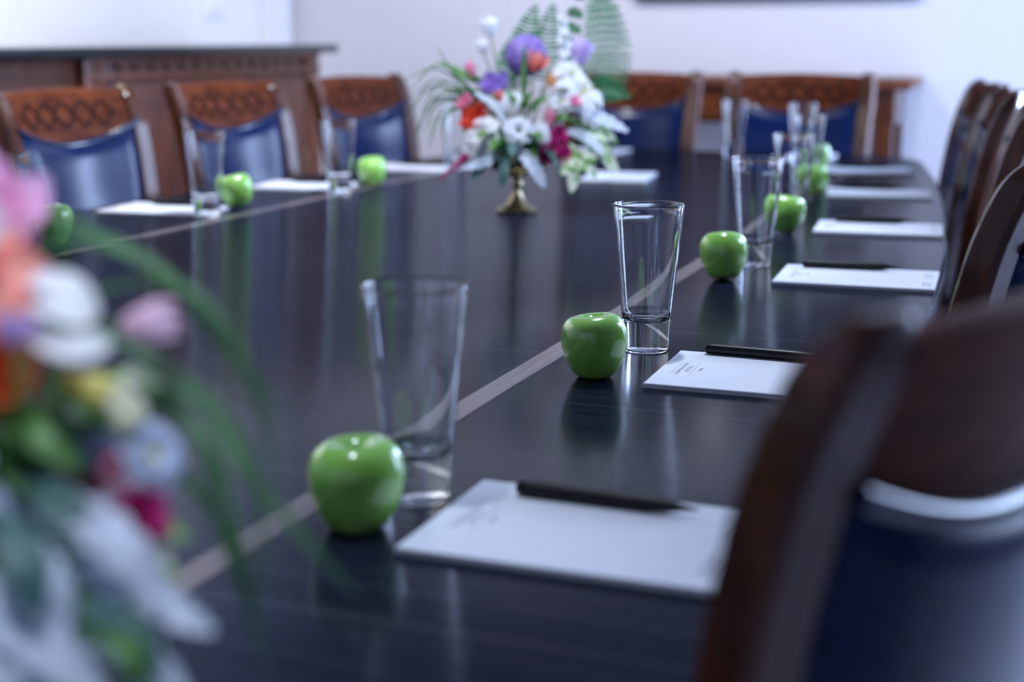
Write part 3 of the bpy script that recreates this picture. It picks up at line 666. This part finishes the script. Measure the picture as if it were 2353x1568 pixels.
def bouquet(root, items):
    for it in items:
        kind, P, size = it[0], [Vector(p) for p in it[1]], it[2]; o = it[3] if len(it) > 3 else None
        b = MB(); nm = NAMES[kind]; p0 = P[0]
        out = (p0 - HUB); out = out.normalized() if out.length > 1e-3 else Vector((0, 0, 1))
        hub = HUB + Vector((out.x, out.y, 0)) * .03
        face = (out * .8 + Vector((0, -.55, .15))).normalized()
        lab = (COLWORD.get(o, '') + ' ' + nm.replace('_', ' ')).strip()
        if kind == 'hydrangea':
            N = 110
            for k in range(N):
                z = 1 - 2 * (k + .5) / N; a = k * 2.39996; s = math.sqrt(1 - z * z); n_ = Vector((s * math.cos(a), s * math.sin(a), z))
                open_petals(b, p0 + n_ * size * .82, n_, size * .23, 4, .6, .25, .1, k)
            q = MB(); q.lathe([(.0005, -size * .78), (size * .5, -size * .62), (size * .78, 0), (size * .5, size * .62), (.0005, size * .78)], 16)
            f = b.build(nm, o, root, 80, fix=False); q.build('floret_core', o, f, 80, loc=p0); stem_to(f, p0, out, hub)
        elif kind == 'tulip':
            ax = P[1] - P[0]; cup_petals(b, p0, ax, size, ax.length * 1.0, 6, .05, 1.2, 2); f = b.build(nm, o, root, 80, fix=False); stem_to(f, p0, ax, hub)
        elif kind == 'rose':
            cup_petals(b, p0 - face * size * .5, face, size, size * 1.15, 5, .30, 1.25, 4, size * 90); open_petals(b, p0 - face * size * .45, face, size * 1.15, 6, .55, .35, .15)
            f = b.build(nm, o, root, 80, fix=False); stem_to(f, p0 - face * size * .4, out, hub)
        elif kind == 'freesia':
            for k in range(3):
                off = Vector((rng.uniform(-1, 1), rng.uniform(-.5, .5), rng.uniform(-1, 1))) * size * .6; cup_petals(b, p0 + off, face + off * 15, size * .55, size * 1.5, 6, .7, 1.1, 1)
            f = b.build(nm, o, root, 80, fix=False); stem_to(f, p0, out, hub)
        elif kind in ('daisy', 'lily'):
            if kind == 'daisy': open_petals(b, p0, face, size, 7, .48, .22, .22, size * 50, 2)
            else: open_petals(b, p0, face, size * 1.15, 6, .34, .45, .45, size * 50)
            f = b.build(nm, o, root, 80, fix=False)
            q = MB(); d, u, w = axes(face)
            if kind == 'daisy':
                q.tube([p0, p0 + d * size * .12, p0 + d * size * .2], [size * .2, size * .2, size * .07], 12); q.build('flower_eye', 'eye' if o == 'white_eye' else 'pollen', f)
            else:
                for k in range(5):
                    a = k * 1.257; q.tube(bez([p0, p0 + d * size * .5 + (u * math.cos(a) + w * math.sin(a)) * size * .12, p0 + d * size * .8 + (u * math.cos(a) + w * math.sin(a)) * size * .26], 5), [size * .02] * 5 + [size * .05], 5)
                q.build('stamens', 'pollen', f)
            stem_to(f, p0, out, hub)
        elif kind == 'petals':
            for pl in it[4]: ribbon(b, pl, .0165, 10, (.25, -.6, .75), .35, lambda t: math.sin(PI * min(1, t * .82 + .1)) ** .55)
            f = b.build(nm, o, root, 80, fix=False); stem_to(f, p0, out, hub)
        elif kind == 'spike':
            ax = P[1] - P[0]; N = 26
            for k in range(N):
                t = k / (N - 1); a = k * 2.4; d, u, w = axes(ax); n_ = u * math.cos(a) + w * math.sin(a); R = size * lerp(1, .35, t)
                open_petals(b, P[0] + ax * t + n_ * R * .5, n_ + d * .4, R * .62, 5, .55, .35, .1, k)
            f = b.build(nm, o, root, 80, fix=False); s = MB(); s.tube([P[1], lerp(P[1], P[0], .5), P[0], lerp(P[0], hub, .5), hub], [.001, .0014, .0018, .0018, .0018], 6); s.build('stem', 'green', f)
        elif kind == 'silver':
            ln = sum((P[i + 1] - P[i]).length for i in range(len(P) - 1))
            ribbon(b, P, size, 22, (.2, -.75, .6), .18, lambda t: (math.sin(PI * min(1, t * .86 + .09)) ** .7) * (.72 + .28 * abs(math.sin(t * PI * 5.5))))
            f = b.build(nm, 'silver', root, 80, fix=False); stem_to(f, P[0], P[0] - HUB, hub, 'silver'); lab = 'silver grey lobed leaf'
        elif kind in ('teal', 'green', 'variegated'):
            ribbon(b, P, size, 12, (.2, -.7, .65), .22)
            if kind == 'variegated':
                for sgn in (-1, 1):
                    mid = lerp(P[0], P[1], .5); tip = P[1] + Vector((sgn * .022, -.006, .004 * sgn)); ribbon(b, [mid, lerp(mid, tip, .5) + Vector((0, 0, .004)), tip], size * .75, 8, (.2, -.7, .65), .2)
            f = b.build(nm, kind, root, 80, fix=False); stem_to(f, P[0], P[0] - HUB, hub); lab = None
        elif kind == 'grass':
            ribbon(b, [HUB + (P[0] - HUB) * .3] + P, size, 20, (.2, -.5, .8), .3, lambda t: min(1, .5 + t * 2) * (1 - t ** 4) + .03); b.build(nm, 'grass', root, 80, fix=False); continue
        elif kind == 'fern':
            C = bez([hub] + P, 40); s = MB(); s.tube(C, [lerp(.0016, .0005, i / 40) for i in range(41)], 5)
            d = (P[-1] - P[0]).normalized(); side = d.cross(Vector((0, -1, 0))).normalized(); C2 = bez(P, 60)
            N = 19 if size > .06 else 18
            for k in range(N):
                t = (k + .6) / N; base = C2[int(t * 60)]; ln = size * (math.sin(PI * (t * .72 + .28)) ** .8) if size > .06 else size * math.sin(PI * (t * .75 + .22))
                for sgn in ((1,) if o == 'right' and k % 2 else (1, -1)):
                    l2 = ln * (.42 if o == 'right' and sgn < 0 else 1); tip = base + side * sgn * l2 + d * l2 * .25 + Vector((0, -.01, -l2 * .12)); mid = lerp(base, tip, .5) + Vector((0, -.004, l2 * .07))
                    if size > .06:
                        Q = bez([base, mid, tip], 15)
                        for i in range(1, 15):
                            for s2 in (1, -1):
                                dd = (Q[i + 1] - Q[i - 1]).normalized(); e = d * s2 * .9 + dd * .5; wl = .0145 * math.sin(PI * (i / 15 * .8 + .2)) ** .7
                                ribbon(b, [Q[i], Q[i] + e * wl * .5 + Vector((0, -.001, 0)), Q[i] + e * wl], .0048, 3, (0, -1, .3), .1)
                    else: ribbon(b, [base, mid, tip], size * .20, 5, (0, -1, .3), .1)
            f = b.build(nm, 'fern', root, 80, fix=False); s.build('stem', 'fern', f); continue
        if lab and kind not in ('teal', 'green', 'variegated'): f['label'] = lab
def compote(root):
    b = MB(); pr = [(.0005, 0), (.042, 0), (.043, .003), (.041, .0055), (.030, .010), (.020, .018), (.012, .030), (.008, .040), (.0075, .046), (.012, .050), (.0135, .055), (.011, .060), (.0075, .064), (.009, .068), (.020, .073), (.040, .080),
          (.060, .092), (.073, .108), (.079, .122), (.081, .124), (.078, .124), (.071, .110), (.058, .096), (.038, .085), (.0005, .080)]
    b.lathe(pr, 40); b.build('brass_compote', 'brass', root, 50)
    m = MB(); m.lathe([(.0005, .075 + .02), (.055, .10), (.074, .118), (.06, .140), (.03, .152), (.0005, .155)], 24); m.build('moss_foam', 'teal', root, 80)
    rr = random.Random(11)
    for k in range(16):                                 # greenery collar spilling over the rim
        a = 2 * PI * k / 16 + rr.uniform(-.1, .1); l = MB(); o = Vector((math.cos(a), math.sin(a), 0)); s0 = HUB + o * .045
        ln = rr.uniform(.05, .085); e = s0 + o * ln + Vector((0, 0, rr.uniform(-.025, .05))); mid = lerp(s0, e, .5) + Vector((0, 0, .028))
        ribbon(l, [s0, mid, e], .028, 10, (0, 0, 1), .25); l.build('green_leaf', rr.choice(['green', 'teal', 'green']), root, 80, fix=False)

# ------------------------------------------------------------------ furniture at the walls
def bar():
    root = empty('bar_cabinet', (-1.9, 3.4, 0))
    tag(root, 'long dark walnut bar cabinet with black stone counter against the left wall', 'cabinet')
    X = lambda x: x + 1.9
    Y = lambda y: y - 3.4
    b = MB(); b.box(X(-2.197), X(-1.555), Y(1.6), Y(4.90), 1.052, 1.082, .004); b.build('counter_top', 'stone', root)
    b = MB(); b.box(X(-2.197), X(-1.62), Y(3.46), Y(4.83), .08, 1.052, .004); b.build('cabinet_body', 'dark_wood_panel', root)
    b = MB(); b.box(X(-2.197), X(-1.632), Y(1.65), Y(3.46), .08, 1.052, .004); b.build('recessed_body', 'dark_wood_panel', root)
    b = MB(); b.box(X(-2.18), X(-1.66), Y(1.68), Y(4.80), 0, .08, .003); b.build('plinth', 'dark_wood', root)
    b = MB(); b.box(X(-1.63), X(-1.605), Y(3.44), Y(3.53), .08, 1.05, .006); b.build('pilaster', 'dark_wood', root)
    b = MB(); b.box(X(-1.63), X(-1.607), Y(4.74), Y(4.84), .08, 1.05, .006); b.build('pilaster', 'dark_wood', root)
    b = MB(); b.box(X(-1.63), X(-1.600), Y(3.46), Y(4.84), .982, 1.004, .006); b.box(X(-1.63), X(-1.600), Y(3.46), Y(4.84), 1.036, 1.052, .004); b.build('moulding', 'dark_wood', root)
    c = MB()
    for k in range(27):                                  # one continuous carved band
        y = 3.56 + k * .043; w_ = .024 if k % 2 else .006; c.box(X(-1.623), X(-1.612 if k % 2 else -1.618), Y(y), Y(y + .0432), 1.020 - w_ / 2, 1.020 + w_ / 2)
    c.build('carved_frieze', 'cherry', root)
    for y0, y1 in ((3.56, 4.13), (4.16, 4.72)):
        d = MB(); d.box(X(-1.625), X(-1.604), Y(y0), Y(y1), .11, .97, .005); d.box(X(-1.606), X(-1.596), Y(y0 + .07), Y(y1 - .07), .18, .90, .006); dd = d.build('door', 'dark_wood_panel', root)
        h = MB(); h.tube([(X(-1.604), Y(y1 - .04), .62), (X(-1.585), Y(y1 - .04), .63), (X(-1.585), Y(y1 - .04), .70), (X(-1.604), Y(y1 - .04), .71)], .004, 8); h.build('handle', 'brass', dd)
    for y0, y1 in ((1.72, 2.28), (2.32, 2.86), (2.90, 3.438)):
        d = MB(); d.box(X(-1.640), X(-1.622), Y(y0), Y(y1), .11, .93, .005); d.box(X(-1.624), X(-1.614), Y(y0 + .07), Y(y1 - .07), .18, .86, .006); dd = d.build('door', 'dark_wood_panel', root)
        h = MB(); h.tube([(X(-1.622), Y(y1 - .04), .60), (X(-1.604), Y(y1 - .04), .61), (X(-1.604), Y(y1 - .04), .68), (X(-1.622), Y(y1 - .04), .69)], .004, 8); h.build('handle', 'brass', dd)
def console():
    root = empty('console_table', (-.1, 5.4, 0))
    tag(root, 'cherry wood console table against the back wall below the television', 'console table')
    b = MB(); b.box(-.68, .63, -.21, .22, .938, .965, .006); b.box(-.665, .615, -.195, .22, .925, .94, .004); b.build('top', 'dark_wood', root)
    b = MB(); b.box(-.62, .57, -.17, .19, .80, .926, .004); b.build('apron', 'cherry', root)
    for x in (-.585, .535):
        for y in (-.145, .165):
            l = MB(); l.box(x - .032, x + .032, y - .03, y + .03, .10, .80, .004); l.box(x - .038, x + .038, y - .036, y + .036, 0, .10, .008); l.build('leg', 'cherry', root)
    b = MB(); b.box(-.60, .55, -.16, .18, .14, .17, .004); b.build('shelf', 'cherry', root)
    for x0, x1 in ((-.50, -.05), (0, .45)):
        d = MB(); d.box(x0, x1, -.18, -.168, .815, .91, .003); dr = d.build('drawer', 'cherry_panel', root)
        k = MB(); k.tube([((x0 + x1) / 2, -.178, .862), ((x0 + x1) / 2, -.19, .862), ((x0 + x1) / 2, -.197, .862)], [.005, .006, .009], 10); k.build('knob', 'brass', dr)
def tv():
    root = empty('wall_mounted_tv', (-.05, 5.594, 1.253))
    tag(root, 'black flat television mounted on the back wall, only its lower edge in view', 'television')
    b = MB(); b.box(-.55, .55, -.002, .03, 0, .64, .004); b.build('housing', 'pen', root)
    b = MB(); b.box(-.535, .535, -.005, -.001, .02, .625, .001); b.build('screen', 'screen', root)

# ------------------------------------------------------------------ assemble
build_materials()
WINS = [('right', 2.8, 4.7, .5, 2.5), ('back', 1.65, 2.55, .5, 2.5)]
room(); table(); bar(); console(); tv()
src = make_chair()
RG, LG, EG = 'conference chairs along the right side of the table', 'conference chairs along the left side of the table', 'conference chairs at the far end of the table'
chair_at(src, True, R_CH[0][0], R_CH[0][1], 'large blurred foreground conference chair with cherry frame and black leather back, nearest the camera', RG)
for (m_, rz), lb in zip(R_CH[1:], [
        'dark conference chair directly beyond the nearest chair, its curved stile cut by the photo edge',
        'third conference chair from the camera in the overlapping row on the right',
        'fourth conference chair from the camera in the overlapping row on the right',
        'second farthest conference chair in the overlapping row on the right',
        'farthest conference chair in the overlapping row on the right, outlined against the white wall']):
    chair_at(src, False, m_, rz, lb, RG)
for (m_, rz), lb in zip(L_CH, [
        'nearest chair of the left row, navy leather, carved crest, cut by the photo edge',
        'middle chair of the left row, navy leather, in front of the bar cabinet',
        'farthest chair of the left row, navy leather, near the end of the bar cabinet']):
    chair_at(src, False, m_, rz, lb, LG)
for (m_, rz), lb in zip(E_CH, [
        'end chair with navy leather back, half hidden behind the far flower arrangement',
        'end chair with navy leather back seen whole, in front of the console table']):
    chair_at(src, False, m_, rz, lb, EG)

g0 = make_glass(); first = True
for (x, y, lb, gp) in GLASSES:
    o = g0 if first else copy_tree(g0); first = False
    o.location = (x, y, TZ); o.rotation_euler = (0, 0, rng.random()); tag(o, lb, 'glass', gp)
for i, (x, y, s, tilt, rz, lb, gp) in enumerate(APPLES):
    o = make_apple(i + 2); o.scale = (s, s, s); o.rotation_euler = (math.radians(tilt), 0, math.radians(rz))
    low = min((o.rotation_euler.to_matrix() @ v.co).z for v in o.data.vertices) * s
    o.location = (x, y, TZ - low); tag(o, lb, 'apple', gp)
p0 = make_pad(); q0 = make_pen(); first = True
for (x, y, rz, has_pen, lb, pl, gp) in PADS:
    o = p0 if first else copy_tree(p0)
    o.location = (x, y, TZ + .0002); o.rotation_euler = (0, 0, math.radians(rz)); tag(o, lb, 'notepad', gp)
    if has_pen:
        q = q0 if first else copy_tree(q0); a = math.radians(rz); dx, dy, da = has_pen
        q.location = (x + dx * math.cos(a) - dy * math.sin(a), y + dx * math.sin(a) + dy * math.cos(a), TZ + .0002 + PT + .0001)
        q.rotation_euler = (0, 0, a + math.radians(da)); tag(q, pl, 'pen', 'pens on the notepads')
    first = False
fa = empty('flower_arrangement', FAR_BASE, YAW)
tag(fa, 'mixed white, violet and coral flower arrangement in brass compote at the table centre', 'flower arrangement'); compote(fa); bouquet(fa, FAR_BOUQUET)
na = empty('flower_arrangement', NEAR_BASE, YAW)
tag(na, 'strongly blurred flower arrangement with long grass blades in the lower left foreground', 'flower arrangement'); compote(na); bouquet(na, NEAR_BOUQUET)

# ------------------------------------------------------------------ light, camera
def area(name, loc, rot, sx, sy, power, col):
    l = bpy.data.lights.new(name, 'AREA'); l.shape = 'RECTANGLE'; l.size = sx; l.size_y = sy; l.energy = power; l.color = col
    o = bpy.data.objects.new(name, l); COL.objects.link(o); o.location = loc; o.rotation_euler = rot; return o
for i, (side, a, c, z0, z1) in enumerate(WINS):
    if side == 'right': area('window_daylight', (2.6 + .3, (a + c) / 2, (z0 + z1) / 2), (0, math.radians(90), 0), z1 - z0 + .1, c - a + .1, WIN_POWER[i], SKY_TINT)
    elif side == 'left': area('window_daylight', (-2.2 - .3, (a + c) / 2, (z0 + z1) / 2), (0, math.radians(-90), 0), z1 - z0 + .1, c - a + .1, WIN_POWER[i], SKY_TINT)
    else: area('window_daylight', ((a + c) / 2, 5.63 + .3, (z0 + z1) / 2), (math.radians(-90), 0, 0), c - a + .1, z1 - z0 + .1, WIN_POWER[i], SKY_TINT)
for (x, y), (tx, ty, tz), en, ang, tint in LAMPS_AND_FILL:
    l = bpy.data.lights.new('ceiling_fill_spot', 'SPOT'); l.energy = en; l.spot_size = math.radians(ang); l.spot_blend = .7; l.shadow_soft_size = .05; l.color = tint  # spots without fixtures; most are added fill aimed at single objects
    o = bpy.data.objects.new('ceiling_fill_spot', l); COL.objects.link(o); o.location = (x, y, 2.71)
    o.rotation_euler = Vector((tx - x, ty - y, tz - 2.71)).to_track_quat('-Z', 'Y').to_euler()
w = bpy.data.worlds.new('daylight_sky'); bpy.context.scene.world = w; w.use_nodes = True
bg = w.node_tree.nodes['Background']; bg.inputs['Color'].default_value = (.55, .72, 1.0, 1); bg.inputs['Strength'].default_value = 2.5

cam = bpy.data.cameras.new('camera'); co = bpy.data.objects.new('camera', cam); COL.objects.link(co)
co.location = (1.03, 0, 1.114); co.rotation_euler = (math.radians(90 - 12.124), 0, YAW)
cam.lens = 50; cam.sensor_width = 36; cam.clip_start = .05
cam.dof.use_dof = True; cam.dof.focus_distance = 1.61; cam.dof.aperture_fstop = 2.8
sc = bpy.context.scene; sc.camera = co
sc.view_settings.view_transform = 'Standard'; sc.view_settings.look = 'None'; sc.view_settings.gamma = 1; sc.view_settings.use_curve_mapping = False
sc.view_settings.exposure = EXPOSURE
